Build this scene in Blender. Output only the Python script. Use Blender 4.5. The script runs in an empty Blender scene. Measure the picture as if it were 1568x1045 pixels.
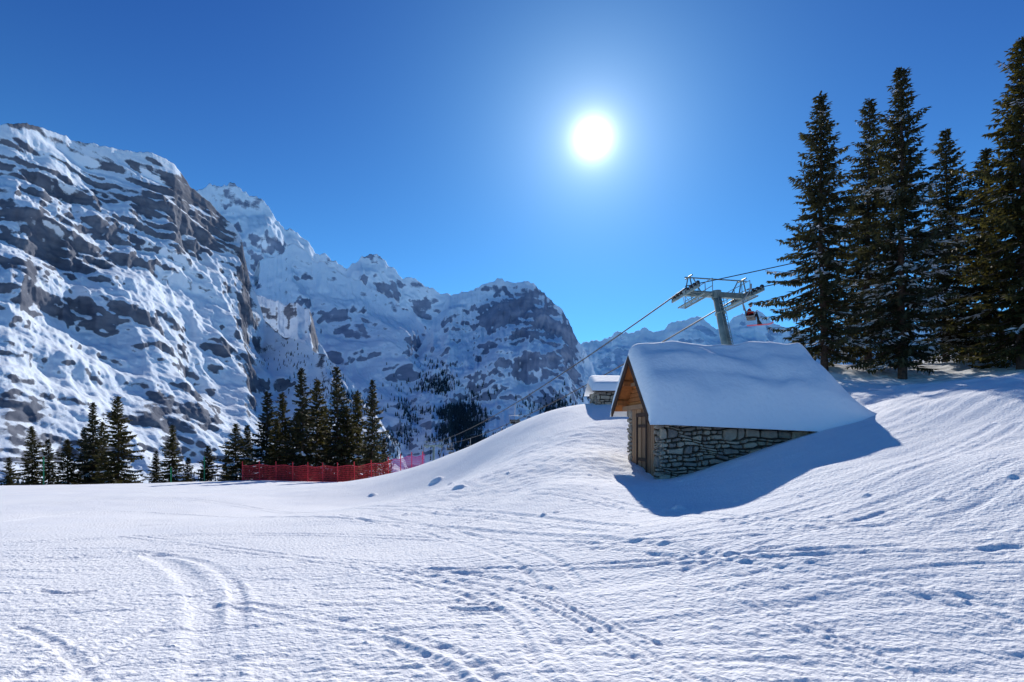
import bpy, math, random
import numpy as np
from mathutils import Vector, Matrix
random.seed(5)
sc = bpy.context.scene
# ------------------------------------------------------------------ image pixels plus assumed depth to world position (level camera, horizon row 660 of 1045)
F = 871.0; EYE = 1.7
def P(u, v, d):
    """world position of image pixel u, v at assumed depth d"""
    d = np.asarray(d, float)
    return (np.asarray(u, float)-784)/F*d, d+0*np.asarray(u, float), (660-np.asarray(v, float))/F*d+EYE
def PV(u, v, d):
    a = P(u, v, d); return Vector((float(a[0]), float(a[1]), float(a[2])))

# ------------------------------------------------------------------ noise
_r = np.random.RandomState(11)
PERM = np.concatenate([_r.permutation(256)]*3)
_g = _r.normal(size=(256, 3)); _g /= np.linalg.norm(_g, axis=1)[:, None]
_a = _r.rand(256)*2*math.pi; G2 = np.stack([np.cos(_a), np.sin(_a)], 1)
def fade(t): return t*t*t*(t*(t*6-15)+10)
def n2(x, y):
    xi = np.floor(x).astype(int); yi = np.floor(y).astype(int)
    xf = x-xi; yf = y-yi; u = fade(xf); v = fade(yf); xi &= 255; yi &= 255
    def c(i, j):
        g = G2[PERM[PERM[(xi+i) & 255]+((yi+j) & 255)]]
        return g[..., 0]*(xf-i)+g[..., 1]*(yf-j)
    a = c(0, 0)*(1-u)+c(1, 0)*u; b = c(0, 1)*(1-u)+c(1, 1)*u
    return (a*(1-v)+b*v)*1.5
def n3(x, y, z):
    xi = np.floor(x).astype(int); yi = np.floor(y).astype(int); zi = np.floor(z).astype(int)
    xf = x-xi; yf = y-yi; zf = z-zi; u = fade(xf); v = fade(yf); w = fade(zf)
    xi &= 255; yi &= 255; zi &= 255
    def c(i, j, k):
        g = _g[PERM[PERM[PERM[(xi+i) & 255]+((yi+j) & 255)]+((zi+k) & 255)]]
        return g[..., 0]*(xf-i)+g[..., 1]*(yf-j)+g[..., 2]*(zf-k)
    r = []
    for k in (0, 1):
        a = c(0, 0, k)*(1-u)+c(1, 0, k)*u; b = c(0, 1, k)*(1-u)+c(1, 1, k)*u
        r.append(a*(1-v)+b*v)
    return (r[0]*(1-w)+r[1]*w)*1.5
def fbm3(x, y, z, o=5, ridged=False, g=0.5):
    s = 0; a = 1
    for i in range(o):
        n = n3(x+13.7*i, y+7.1*i, z+3.3*i)
        s = s+a*((1-2*np.abs(n)) if ridged else n); a *= g; x = x*2.03; y = y*2.03; z = z*2.03
    return s
def sst(a, b, x):
    t = np.clip((x-a)/(b-a), 0, 1); return t*t*(3-2*t)
def blur(a, k):
    for ax in (0, 1):
        p = np.pad(a, [(k, k) if i == ax else (0, 0) for i in (0, 1)], mode='edge')
        c = np.cumsum(p, axis=ax); c = np.concatenate([np.zeros_like(np.take(c, [0], ax)), c], ax)
        n_ = a.shape[ax]; a = (np.take(c, range(2*k+1, 2*k+1+n_), ax)-np.take(c, range(0, n_), ax))/(2*k+1)
    return a

# ------------------------------------------------------------------ materials
def mat(name, col, rough=0.7, col2=None, nscale=3.0, bump=0.0, bscale=20.0, spec=0.3, island=False, metal=0.0, stretch=None, detail=6):
    m = bpy.data.materials.new(name); m.use_nodes = True
    nt = m.node_tree; N = nt.nodes; L = nt.links; b = N['Principled BSDF']
    b.inputs['Roughness'].default_value = rough
    b.inputs['Metallic'].default_value = metal
    b.inputs['Specular IOR Level'].default_value = spec
    tc = N.new('ShaderNodeTexCoord'); vec = tc.outputs['Object']
    if stretch:
        mp = N.new('ShaderNodeMapping'); mp.inputs['Scale'].default_value = stretch
        L.new(vec, mp.inputs['Vector']); vec = mp.outputs['Vector']
    c2 = col2 or tuple(c*0.6 for c in col)
    mix = N.new('ShaderNodeMix'); mix.data_type = 'RGBA'
    mix.inputs[6].default_value = (*col, 1); mix.inputs[7].default_value = (*c2, 1)
    nz = N.new('ShaderNodeTexNoise'); nz.inputs['Scale'].default_value = nscale; nz.inputs['Detail'].default_value = detail
    L.new(vec, nz.inputs['Vector'])
    rp = N.new('ShaderNodeMapRange'); rp.inputs[1].default_value = 0.35; rp.inputs[2].default_value = 0.65
    L.new(nz.outputs[0], rp.inputs[0])
    if island:
        ge = N.new('ShaderNodeNewGeometry'); ad = N.new('ShaderNodeMath'); ad.operation = 'MULTIPLY_ADD'
        L.new(ge.outputs['Random Per Island'], ad.inputs[0]); ad.inputs[1].default_value = 0.7
        m2 = N.new('ShaderNodeMath'); m2.operation = 'MULTIPLY'; m2.inputs[1].default_value = 0.35
        L.new(rp.outputs[0], m2.inputs[0]); L.new(m2.outputs[0], ad.inputs[2]); L.new(ad.outputs[0], mix.inputs[0])
    else:
        L.new(rp.outputs[0], mix.inputs[0])
    L.new(mix.outputs[2], b.inputs['Base Color'])
    if bump:
        n = N.new('ShaderNodeTexNoise'); n.inputs['Scale'].default_value = bscale; n.inputs['Detail'].default_value = 8
        L.new(vec, n.inputs['Vector'])
        bp = N.new('ShaderNodeBump'); bp.inputs['Strength'].default_value = 1; bp.inputs['Distance'].default_value = bump
        L.new(n.outputs[0], bp.inputs['Height']); L.new(bp.outputs[0], b.inputs['Normal'])
    return m
M_SNOW = mat('snow', (0.88, 0.92, 0.95), 0.75, (0.84, 0.88, 0.93), 0.6, 0.025, 7.0, 0.1)
M_SNOWG = mat('piste_snow', (0.93, 0.94, 0.95), 0.8, (0.88, 0.90, 0.93), 0.5, 0.038, 18.0, 0.08)
M_WOOD = mat('weathered_wood', (0.46, 0.27, 0.15), 0.8, (0.20, 0.11, 0.065), 3, 0.01, 12, 0.2, True, stretch=(6, 6, 0.5))
M_WOODR = mat('red_brown_wood', (0.60, 0.22, 0.06), 0.8, (0.32, 0.11, 0.035), 3, 0.01, 12, 0.2, True, stretch=(4, 4, 1))
M_DARKW = mat('dark_timber', (0.09, 0.05, 0.035), 0.85, (0.045, 0.03, 0.025), 4, 0.01, 10, 0.2)
M_STONE = mat('field_stone', (0.55, 0.45, 0.33), 0.9, (0.20, 0.17, 0.155), 5, 0.03, 14, 0.15, True)
M_MORT = mat('mortar', (0.10, 0.09, 0.08), 0.95, (0.06, 0.055, 0.05), 8, 0.02, 25, 0.1)
M_BARK = mat('spruce_bark', (0.12, 0.075, 0.055), 0.9, (0.05, 0.035, 0.03), 6, 0.02, 20, 0.1)
M_METAL = mat('painted_steel', (0.22, 0.29, 0.29), 0.55, (0.14, 0.20, 0.20), 2, 0, 10, 0.4, metal=0.1)
M_GREY = mat('galvanised_steel', (0.38, 0.40, 0.42), 0.5, (0.25, 0.27, 0.29), 2, 0, 10, 0.5, metal=0.4)
M_BLACK = mat('black_rubber', (0.03, 0.03, 0.035), 0.6, (0.02, 0.02, 0.02), 5)
M_RED = mat('red_netting', (0.80, 0.05, 0.06), 0.6, (0.7, 0.04, 0.05), 2)
M_PINK = mat('pink_netting', (0.75, 0.10, 0.34), 0.6, (0.65, 0.07, 0.27), 2)
M_GREEN = mat('green_pole', (0.02, 0.30, 0.12), 0.5, (0.02, 0.22, 0.09), 2)
M_JACK = mat('red_jacket', (0.85, 0.05, 0.02), 0.7, (0.70, 0.03, 0.015), 6)
M_TROU = mat('black_trousers', (0.02, 0.02, 0.025), 0.8, (0.012, 0.012, 0.015), 6)
M_SKIN = mat('skin', (0.6, 0.38, 0.28), 0.6, (0.55, 0.33, 0.24), 6)
def foliage(name, c1, c2, tr):
    m = mat(name, c1, 0.65, c2, 0.5, 0, 10, 0.15, True)
    nt = m.node_tree; N = nt.nodes; L = nt.links; b = N['Principled BSDF']; out = N['Material Output']
    t = N.new('ShaderNodeBsdfTranslucent'); mx = N.new('ShaderNodeMixShader'); mx.inputs[0].default_value = tr
    t.inputs[0].default_value = (c1[0]*1.3, c1[1]*1.3, c1[2]*.8, 1)
    L.new(b.outputs[0], mx.inputs[1]); L.new(t.outputs[0], mx.inputs[2]); L.new(mx.outputs[0], out.inputs[0])
    return m
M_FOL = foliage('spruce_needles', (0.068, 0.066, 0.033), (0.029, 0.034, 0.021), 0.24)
M_FOLY = foliage('spruce_needles_olive', (0.100, 0.088, 0.030), (0.034, 0.036, 0.017), 0.3)  # olive-yellow needle variant, used on some of the trees
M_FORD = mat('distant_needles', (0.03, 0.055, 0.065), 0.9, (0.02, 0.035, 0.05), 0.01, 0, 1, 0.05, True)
def mountain_mat(name, snow, snow2, rock, rock2, sc_n, bumpd, zs=2.2):
    m = bpy.data.materials.new(name); m.use_nodes = True
    nt = m.node_tree; N = nt.nodes; L = nt.links; b = N['Principled BSDF']
    b.inputs['Roughness'].default_value = 0.85; b.inputs['Specular IOR Level'].default_value = 0.05
    tc = N.new('ShaderNodeTexCoord')
    at = N.new('ShaderNodeAttribute'); at.attribute_name = 'rock'
    n = N.new('ShaderNodeTexNoise'); n.inputs['Scale'].default_value = sc_n; n.inputs['Detail'].default_value = 9; n.inputs['Roughness'].default_value = 0.78
    mp = N.new('ShaderNodeMapping'); mp.inputs['Scale'].default_value = (0.6, 0.6, zs)
    L.new(tc.outputs['Object'], mp.inputs[0]); L.new(mp.outputs[0], n.inputs['Vector'])
    ma = N.new('ShaderNodeMath'); ma.operation = 'MULTIPLY_ADD'; ma.inputs[1].default_value = 2.1; ma.inputs[2].default_value = -1.05
    L.new(n.outputs[0], ma.inputs[0])
    ad = N.new('ShaderNodeMath'); ad.operation = 'ADD'; L.new(ma.outputs[0], ad.inputs[0]); L.new(at.outputs['Fac'], ad.inputs[1])
    mr = N.new('ShaderNodeMapRange'); mr.inputs[1].default_value = 0.36; mr.inputs[2].default_value = 0.60; L.new(ad.outputs[0], mr.inputs[0])
    n2_ = N.new('ShaderNodeTexNoise'); n2_.inputs['Scale'].default_value = sc_n*2.3; n2_.inputs['Detail'].default_value = 8
    L.new(mp.outputs[0], n2_.inputs['Vector'])
    r2 = N.new('ShaderNodeMapRange'); r2.inputs[1].default_value = 0.35; r2.inputs[2].default_value = 0.65; L.new(n2_.outputs[0], r2.inputs[0])
    a = N.new('ShaderNodeMix'); a.data_type = 'RGBA'; a.inputs[6].default_value = (*rock, 1); a.inputs[7].default_value = (*rock2, 1); L.new(r2.outputs[0], a.inputs[0])
    c = N.new('ShaderNodeMix'); c.data_type = 'RGBA'; c.inputs[6].default_value = (*snow, 1); c.inputs[7].default_value = (*snow2, 1); L.new(r2.outputs[0], c.inputs[0])
    d = N.new('ShaderNodeMix'); d.data_type = 'RGBA'; L.new(mr.outputs[0], d.inputs[0]); L.new(c.outputs[2], d.inputs[6]); L.new(a.outputs[2], d.inputs[7])
    L.new(d.outputs[2], b.inputs['Base Color'])
    bp = N.new('ShaderNodeBump'); bp.inputs['Strength'].default_value = 1; bp.inputs['Distance'].default_value = bumpd
    L.new(n.outputs[0], bp.inputs['Height']); L.new(bp.outputs[0], b.inputs['Normal'])
    return m
# ------------------------------------------------------------------ mesh builder
class MB:
    def __init__(s): s.v = []; s.f = []; s.m = []
    def add(s, vs, fs, m=0):
        o = len(s.v); s.v += [tuple(p) for p in vs]
        for f in fs: s.f.append(tuple(i+o for i in f)); s.m.append(m)
    def hexa(s, c, m=0):  # 8 corners bottom 0-3, top 4-7
        s.add(c, [(0, 3, 2, 1), (4, 5, 6, 7), (0, 1, 5, 4), (1, 2, 6, 5), (2, 3, 7, 6), (3, 0, 4, 7)], m)
    def box(s, c, ax, ay, az, m=0):
        c = Vector(c); ax = Vector(ax); ay = Vector(ay); az = Vector(az)
        s.hexa([c-ax-ay-az, c+ax-ay-az, c+ax+ay-az, c-ax+ay-az, c-ax-ay+az, c+ax-ay+az, c+ax+ay+az, c-ax+ay+az], m)
    def tube(s, p0, p1, r0, r1=None, n=8, m=0):
        p0 = Vector(p0); p1 = Vector(p1); r1 = r0 if r1 is None else r1
        d = (p1-p0).normalized(); a = d.orthogonal().normalized(); b = d.cross(a)
        vs = []
        for p, r in ((p0, r0), (p1, r1)):
            for i in range(n):
                t = 2*math.pi*i/n; vs.append(p+a*math.cos(t)*r+b*math.sin(t)*r)
        fs = [(i, (i+1) % n, n+(i+1) % n, n+i) for i in range(n)]+[tuple(range(n))[::-1], tuple(range(n, 2*n))]
        s.add(vs, fs, m)
    def path(s, pts, r, n=6, m=0):
        for a, b in zip(pts[:-1], pts[1:]): s.tube(a, b, r, r, n, m)
    def obj(s, name, mats, parent=None, smooth=False):
        me = bpy.data.meshes.new(name); me.from_pydata(s.v, [], s.f)
        for x in mats: me.materials.append(x)
        me.polygons.foreach_set('material_index', s.m)
        if smooth: me.polygons.foreach_set('use_smooth', [True]*len(s.f))
        me.update()
        o = bpy.data.objects.new(name, me); sc.collection.objects.link(o)
        if parent: o.parent = parent
        return o
def empty(name, loc=(0, 0, 0)):
    e = bpy.data.objects.new(name, None); sc.collection.objects.link(e); return e
def gridmesh(name, X, Y, Z, mats, attr=None, wrap=False, parent=None):
    nr, nc = X.shape
    co = np.stack([X, Y, Z], -1).reshape(-1, 3).astype(np.float32)
    idx = np.arange(nr*nc).reshape(nr, nc)
    if wrap: idx = np.concatenate([idx, idx[:, :1]], 1)
    q = np.stack([idx[:-1, :-1], idx[:-1, 1:], idx[1:, 1:], idx[1:, :-1]], -1).reshape(-1, 4)
    me = bpy.data.meshes.new(name); me.vertices.add(len(co)); me.vertices.foreach_set('co', co.ravel())
    me.loops.add(q.size); me.loops.foreach_set('vertex_index', q.ravel().astype(np.int32))
    me.polygons.add(len(q)); me.polygons.foreach_set('loop_start', np.arange(0, q.size, 4, dtype=np.int32))
    me.polygons.foreach_set('loop_total', np.full(len(q), 4, np.int32))
    me.update(calc_edges=True)
    me.polygons.foreach_set('use_smooth', np.ones(len(q), bool))
    if attr is not None:
        a = me.attributes.new('rock', 'FLOAT', 'POINT'); a.data.foreach_set('value', attr.ravel().astype(np.float32))
    for x in mats: me.materials.append(x)
    o = bpy.data.objects.new(name, me); sc.collection.objects.link(o)
    if parent: o.parent = parent
    return o

# ------------------------------------------------------------------ near terrain
CP = [(784,1045,3.9),(0,1045,3.9),(1568,1045,3.8),(784,900,6.6),(0,900,6.9),(400,900,6.8),(1568,900,5.2),(1200,900,5.6),(1200,1045,3.8),
 (784,800,11.3),(0,800,16),(400,800,14.5),(1568,800,6.9),(0,760,28),(300,762,27),(784,760,15),(1000,800,9.3),(1300,850,6.3),
 (1150,775,9.8),(1250,720,11.3),(1400,700,11.2),(1400,650,14.5),(1568,700,9),(1568,600,15),(1330,612,21.0),(1320,680,13.2),
 (0,745,50),(200,742,50),(400,736,50),(560,737,46),(640,716,40),(700,692,36),(800,645,31),(860,628,29),(915,625,28),(965,624,28),
 (800,700,22),(700,735,26),(600,752,29),(900,690,19.5),(900,655,23.5),(850,740,14.5),(940,742,14.8),(1010,765,12.2),(1105,765,11.2),(1200,712,12.8),
 (1010,737,16.4),(1100,710,16.4),(1150,692,16.6),(1200,676,16.8),(1250,658,17.0),(955,702,19.3),(930,700,18.2),
 (1100,600,33),(1262,560,33),(1262,612,24),(1335,583,30),(1400,577,31),(1480,548,37),(1568,520,40),(1500,585,24),(1700,500,40),(1700,640,12)]
cpts = []
for u, v, d in CP:
    a = P(u, v, d); cpts.append((float(a[0]), float(a[1]), float(a[2])))
cpts += [(0,-3,0.15),(-6,-8,0.3),(8,-8,0.8),(0,-25,1.5),(-40,-20,0),(40,-20,6),(-70,10,-2.5),(-70,50,-5.5),(45,5,7),(60,50,13),(60,20,11),(8,21,0.7),(6,19,0.1),(0,0,0),(-30,10,-.8),(20,60,2),(-20,60,-4)]
cpts = np.array(cpts)
def phi(r2): return 0.5*r2*np.log(r2+1e-6)
A = cpts[:, :2]; n = len(A)
K = phi(((A[:, None]-A[None])**2).sum(-1))+np.eye(n)*0.5
PM = np.concatenate([np.ones((n, 1)), A], 1)
S = np.block([[K, PM], [PM.T, np.zeros((3, 3))]])
W = np.linalg.solve(S, np.concatenate([cpts[:, 2], np.zeros(3)]))
YE = np.array([(-80,53),(-45,52),(-15,51),(-10,47),(-7,42),(-3.3,38),(.5,33),(2.5,31),(5,30.5),(12,35),(20,39),(35,47),(60,60),(150,120)])
def gz(x, y):
    x = np.asarray(x, float); y = np.asarray(y, float)
    xc = np.clip(x, -70, 60); yc = np.clip(y, -25, 58)
    z = W[n]+W[n+1]*xc+W[n+2]*yc
    for i in range(n): z = z+W[i]*phi((xc-A[i, 0])**2+(yc-A[i, 1])**2)
    s = np.maximum(y-np.interp(x, YE[:, 0], YE[:, 1]), 0)
    z = z-0.6*s*s/(s+5)
    return np.where(z < -200, -200+(z+200)*0.02, z)
def gzf(x, y): return float(gz(np.array([x]), np.array([y]))[0])
def onground(u, v):
    ds = np.exp(np.linspace(math.log(2.5), math.log(60), 500)); a = P(u, v, ds)
    df = a[2]-gz(a[0], ds); k = np.argmax(df < 0) if (df < 0).any() else len(ds)-1
    return float(a[0][k]), float(ds[k])
# sheet
bear = np.concatenate([np.linspace(-48, 48, 820), np.linspace(48.8, 311.2, 100)])*math.pi/180
rad = np.concatenate([[0.02, .5, 1, 1.6, 2.2], np.exp(np.linspace(math.log(2.9), math.log(62), 720)), np.exp(np.linspace(math.log(64), math.log(30000), 80))])
B, R = np.meshgrid(bear, rad)
X = R*np.sin(B); Y = R*np.cos(B)
Z = gz(X, Y)
H = np.zeros_like(X)
near = R < 80
x = X[near]; y = Y[near]; r = R[near]
def att(r, wl): return np.clip(1.35-r*0.012/wl*1.2, 0, 1)
h = 0.03*n2(x/3.1, y/3.1)+0.015*n2(x/1.3+5, y/1.3)
chop = sst(-.25, .35, n2(x/3.0+9, y/4.0+2))
for wl, am in ((.5, .004), (.24, .005), (.13, .008), (.075, .009), (.045, .007)):
    h += am*n2(x/wl+3, y/wl+wl)*att(r, wl)*(0.5+0.9*chop)
cr = n2(x/.7+2, y/.12); h += .007*sst(.12, .3, cr)*att(r, .15)*chop
cr = n2(x/1.8+7, y/.2+3); h += .009*sst(.15, .28, cr)*chop
# directional ski/groomer scratches: long, thin, slightly curved
for ang, wl, am, ph in ((8, .12, .014, 1), (-22, .08, .011, 4), (35, .10, .011, 8), (80, .10, .011, 12), (20, .08, .012, 23), (-8, .15, .015, 29), (62, .08, .010, 31), (3, .06, .011, 37), (14, .20, .017, 47), (70, .14, .013, 53), (-14, .10, .013, 59), (26, .14, .014, 61)):
    a = math.radians(ang); s_ = x*math.cos(a)+y*math.sin(a); t_ = -x*math.sin(a)+y*math.cos(a)
    t_ = t_+0.6*n2(s_/9+ph, t_/10)
    msk = sst(-0.05, .2, n2(x/3.5+ph*3, y/3.5-ph))
    nn = n2(s_/14+ph, t_/wl)
    h -= am*np.clip(nn-.07, 0, .3)*2.0*msk*att(r, wl)
# right slope: side-slipped ridges
msk = sst(2.5, 7, x)*sst(2, 6, y)
a = math.radians(28); s_ = x*math.cos(a)+y*math.sin(a); t_ = -x*math.sin(a)+y*math.cos(a)+.3*n2(x/4, y/4)
h += msk*(0.022*n2(s_/4.5, t_/.33)+0.017*n2(s_/2.5+4, t_/.15)*att(r, .15)+.008*n2(s_/.35, t_/.2+8)*att(r, .2))
# wind drifts on the upper bank beside the hut
mb_ = sst(8, 12, x)*sst(14, 18, y); h += mb_*(.12*n2(x/2.6, y/1.5)+.05*n2(x/1.2, y/.7))
kn = np.exp(-(((x-1.5)/6)**2+((y-19)/6)**2)); h += kn*0.035*n2(x/.8, y/.8)+kn*.03*n2(x/.3, y/.3)
for ang, cx_, cy_, rr_ in ((78, -2.5, 5.5, 2.2), (72, -6, 12, 4), (15, 2, 8.5, 2.5)):
    a = math.radians(ang); t_ = -x*math.sin(a)+y*math.cos(a)+.12*n2(x/2, y/2)
    h += .004*np.sin(t_*2*math.pi/.09)*np.exp(-((x-cx_)**2+(y-cy_)**2)/rr_**2)*att(r, .09)*sst(-.1, .3, n2(x/1.1, y/1.1+7))
def groove(pts_uv, w, a, off=(0,)):
    global h
    pw = np.array([onground(u, v) for u, v in pts_uv])
    t = np.arange(len(pw)); tt = np.linspace(0, len(pw)-1, 6*(len(pw)-1)+1)
    k = np.polyfit(t, pw, min(3, len(pw)-1)); q = sum(k[i][None]*(tt[:, None]**(len(k)-1-i)) for i in range(len(k)))
    fadeo = .5+.5*sst(-.3, .2, n2(x/2.5+a*900, y/2.5))
    for o in off:
        best = np.full(x.shape, 1e9)
        for p0, p1 in zip(q[:-1], q[1:]):
            d = p1-p0; L2 = (d**2).sum()+1e-9; nn_ = np.array([-d[1], d[0]])/math.sqrt(L2)*o
            a0 = p0+nn_
            tt_ = np.clip(((x-a0[0])*d[0]+(y-a0[1])*d[1])/L2, 0, 1)
            dd = np.hypot(x-a0[0]-tt_*d[0], y-a0[1]-tt_*d[1]); best = np.minimum(best, dd)
        h = h-fadeo*(a*np.exp(-(best/w)**4)-a*.4*np.exp(-((best-w*1.6)/(w*.6))**2))
groove([(230,850),(290,885),(315,950),(300,1045)], .14, .024)
groove([(200,845),(330,870),(365,930),(350,1045)], .08, .018)
groove([(800,915),(880,950),(960,1000),(1060,1060)], .03, .02, (0, .16))
groove([(840,912),(930,950),(1010,985)], .025, .015)
groove([(640,880),(850,872),(1100,862),(1350,845),(1560,838)], .05, .020, (0, .22))
groove([(330,930),(450,950),(600,990),(720,1060)], .07, .016, (0, .2))
groove([(60,905),(100,908),(140,905)], .05, .03)
groove([(690,932),(720,938),(765,934)], .04, .03, (0, .2))
groove([(1090,905),(1200,950),(1330,1010),(1400,1060)], .03, .012, (0, .15))
groove([(30,960),(100,1000),(140,1050)], .05, .016)
groove([(520,790),(640,815),(760,850),(820,900)], .06, .018, (0, .5))
groove([(1000,830),(1200,790),(1400,720),(1560,650)], .08, .018, (0, .4))
groove([(1050,870),(1300,800),(1568,700)], .06, .016, (0, .35))
groove([(1200,900),(1400,870),(1568,862)], .05, .014)
groove([(0,800),(300,790),(700,810),(1000,850)], .12, .026)
groove([(100,1045),(300,930),(520,850),(760,790)], .05, .015, (0, .4))
groove([(0,870),(260,850),(560,870),(900,930)], .05, .015, (0, .3))
groove([(700,780),(900,770),(1120,800),(1400,790)], .08, .018, (0, .4))
groove([(0,780),(350,775),(640,785),(900,815)], .10, .024, (0, .5))
groove([(760,1045),(900,985),(1100,940),(1400,925),(1568,930)], .16, .014)
groove([(420,1045),(560,960),(800,900),(1100,885),(1400,890)], .20, .014)
groove([(560,880),(800,845),(1100,840),(1300,800),(1568,740)], .05, .014, (0, .3))
groove([(0,835),(400,820),(800,830),(1200,880),(1568,960)], .05, .014, (0, .25))
groove([(900,1045),(840,960),(720,900),(500,860),(200,820)], .05, .014, (0, .25))
for _ in range(160):
    u = random.choice([random.uniform(560, 1000), random.uniform(0, 1568)]); v = random.uniform(720, 1000) if u > 700 else random.uniform(757, 1000)
    gx, gy = onground(u, v); rr = random.uniform(.03, .08) if v < 800 else random.uniform(.012, .03)
    q = ((x-gx)**2+(y-gy)**2)/rr**2; h += rr*.5*np.exp(-q*q)
for u, v, rr in ((668,738,.3),(703,748,.2),(570,760,.2),(1040,780,.12),(690,742,.15)):
    gx, gy = onground(u, v); q = ((x-gx)**2+(y-gy)**2)/rr**2; h += rr*.6*np.exp(-q*q)
H[near] = h
H *= sst(80, 60, R)
far = R > 70
H[far] += (sst(70, 200, R)*8*n2(X/60, Y/60))[far]
gridmesh('snow_ground', X, Y, Z+H, [M_SNOWG], wrap=True)

# ------------------------------------------------------------------ mountains
SUN_V = PV(908, 212, 1000.0)-Vector((0, 0, EYE)); SUN_V.normalize()
def mountain(name, sil, vb, Dr, Db, nu, nv, amp, L0, mt, blobs=(), terr=None, out=(0.5, -0.85), base_rock=0.0, gam=1.0, jag=1.0, jpx=5.0, ks=2.4):
    sil = np.array(sil, float); us = np.linspace(sil[0, 0], sil[-1, 0], nu)
    vr = np.interp(us, sil[:, 0], sil[:, 1])
    jn = sum(a_*(1-2.2*np.abs(n2(us/w_+w_, us*0+3.3))) for w_, a_ in ((45, .5), (19, .3), (8, .18), (4, .1)))
    vr = vr-jpx*(jn-.55)
    def smo(a): return np.convolve(np.pad(a, 20, mode='edge'), np.ones(41)/41, 'valid')
    Dru = smo(np.interp(us, *np.array(Dr, float).T)); Dbu = smo(np.interp(us, *np.array(Db, float).T))
    t = np.linspace(0, 1, nv)[:, None]
    V = vr[None]+(vb-vr[None])*t; D = Dru[None]+(Dbu-Dru)[None]*t**gam; U = np.broadcast_to(us[None], V.shape).copy()
    x, y, z = P(U, V, D)
    o = np.array(out)/np.hypot(*out)
    al = x*(-o[1])+y*o[0]
    w = sst(0, .06, t)
    wp = 60*n3(x/L0/1.5, y/L0/1.5, z/L0/1.5)*L0/300
    g = fbm3((al+wp)/L0, z/L0/2.6+3, y*0+1.5, 6, True, .50)-.9
    i_ = fbm3(x/L0*1.7+9, y/L0*1.7, z/L0*1.7, 7, False, .48)
    d = amp*(g*.9+i_*.6)
    q = sst(.0, .2, t)
    dd = d*(0.2+.8*q)
    if terr:
        Hs, As, v0, v1 = terr
        zz = (z+.10*x+30*n3(x/180, y/180, z/90)+80*n3(x/500, y/500+4, z/400))/Hs
        fr = zz-np.floor(zz); st = np.floor(zz)+sst(.05, .5, fr)
        mk = (.2+.8*sst(v1, v0, V+60*n3(x/300, y/300+5, z/300)))*(.4+.6*sst(-.2, .25, n3(x/260+8, y/260, z/200)))
        dd = dd-(st-zz)*As*mk*w
        zz2 = (z+.10*x+20*n3(x/110, y/110, z/60)+50*n3(x/450, y/450+4, z/300))/(Hs*.41); fr2 = zz2-np.floor(zz2)
        dd = dd-((np.floor(zz2)+sst(.1, .5, fr2))-zz2)*As*.35*mk*w
    x = x+o[0]*dd; y = y+o[1]*dd
    z = z+amp*.16*i_*w*jag
    pu = np.stack([np.gradient(a, axis=1) for a in (x, y, z)], -1); pv = np.stack([np.gradient(a, axis=0) for a in (x, y, z)], -1)
    nn_ = np.cross(pu, pv); nn_ /= np.linalg.norm(nn_, axis=-1)[..., None]+1e-9; nz = np.abs(nn_[..., 2])
    nz = blur(nz, 1)
    rk = base_rock+(blur(nz, 26)-nz)*ks   # locally steeper ground sheds its snow
    for bu, bv, ru, rv, s_ in blobs:
        rk = rk+s_*np.exp(-(((U-bu)/ru)**2+((V-bv)/rv)**2)**1.5)
    rk = rk+.25*fbm3(x/L0*2, y/L0*2, z/L0*3.5, 3)
    bx = np.stack([x[0]-o[0]*k for k in (2500, 900, 250, 60)]); by = np.stack([y[0]-o[1]*k for k in (2500, 900, 250, 60)])
    bz = np.stack([z[0]*0-300, z[0]*.5, z[0]*.82, z[0]*.955])
    X = np.concatenate([bx, x, x[-1:]+o[0]*200]); Y = np.concatenate([by, y, y[-1:]+o[1]*200]); Z = np.concatenate([bz, z, z[-1:]*0-330])
    rk = np.concatenate([np.zeros((4, nu)), rk, rk[-1:]])
    gridmesh(name, X, Y, Z, [mt], attr=rk)
    return U, V, x, y, z
MM1 = mountain_mat('near_mountain_haze_tint', (.82,.89,.96), (.78,.86,.95), (.095,.11,.15), (.175,.19,.23), .013, 7, 1.4)  # aerial haze painted in: rock and snow base colours tinted slightly blue
MM2 = mountain_mat('far_mountain_haze_tint', (.79,.88,.97), (.75,.85,.96), (.15,.19,.28), (.25,.30,.41), .006, 10, 1.6)  # lighter, bluer rock and snow colours stand in for aerial haze
MM3 = mountain_mat('distant_mountain_haze_tint', (.80,.91,.98), (.74,.86,.98), (.25,.38,.55), (.33,.46,.66), .004, 18)  # strongest blue haze tint, put straight into the base colours
s1 = [(-420,120),(-200,160),(-60,190),(0,193),(40,187),(70,196),(110,212),(150,222),(190,230),(232,234),(255,245),(275,262),(290,280),(310,300),(335,325),(360,350),(370,365),(375,395),(383,430),(395,460),(405,490),(430,510),(470,530),(500,545),(530,575),(565,620),(600,680),(640,760)]
b1 = [(90,330,160,70,.26),(285,325,75,60,.72),(20,400,90,40,.44),(130,400,85,32,.52),(382,430,16,70,.5),(140,485,90,8,.5),(20,440,60,12,.35),(260,532,110,6,.8),
      (250,640,75,40,.58),(20,650,70,55,.44),(330,600,35,35,.35),(400,560,35,60,.3),(440,500,40,20,.38),(45,192,40,9,.7),(335,370,35,40,.42),(205,290,70,22,.4),(-60,300,100,120,.2),
      (250,440,80,40,-.5),(230,575,110,22,-.4),(130,560,120,36,-.3),(320,480,45,45,-.35),(80,240,90,14,-.2)]
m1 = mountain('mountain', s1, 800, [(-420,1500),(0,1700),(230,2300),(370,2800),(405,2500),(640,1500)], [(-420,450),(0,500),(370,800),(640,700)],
     560, 420, 84, 400, MM1, b1, base_rock=.06, terr=(105, 70, 340, 480), out=(.75,-.66), gam=1.15, jpx=5)
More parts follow.
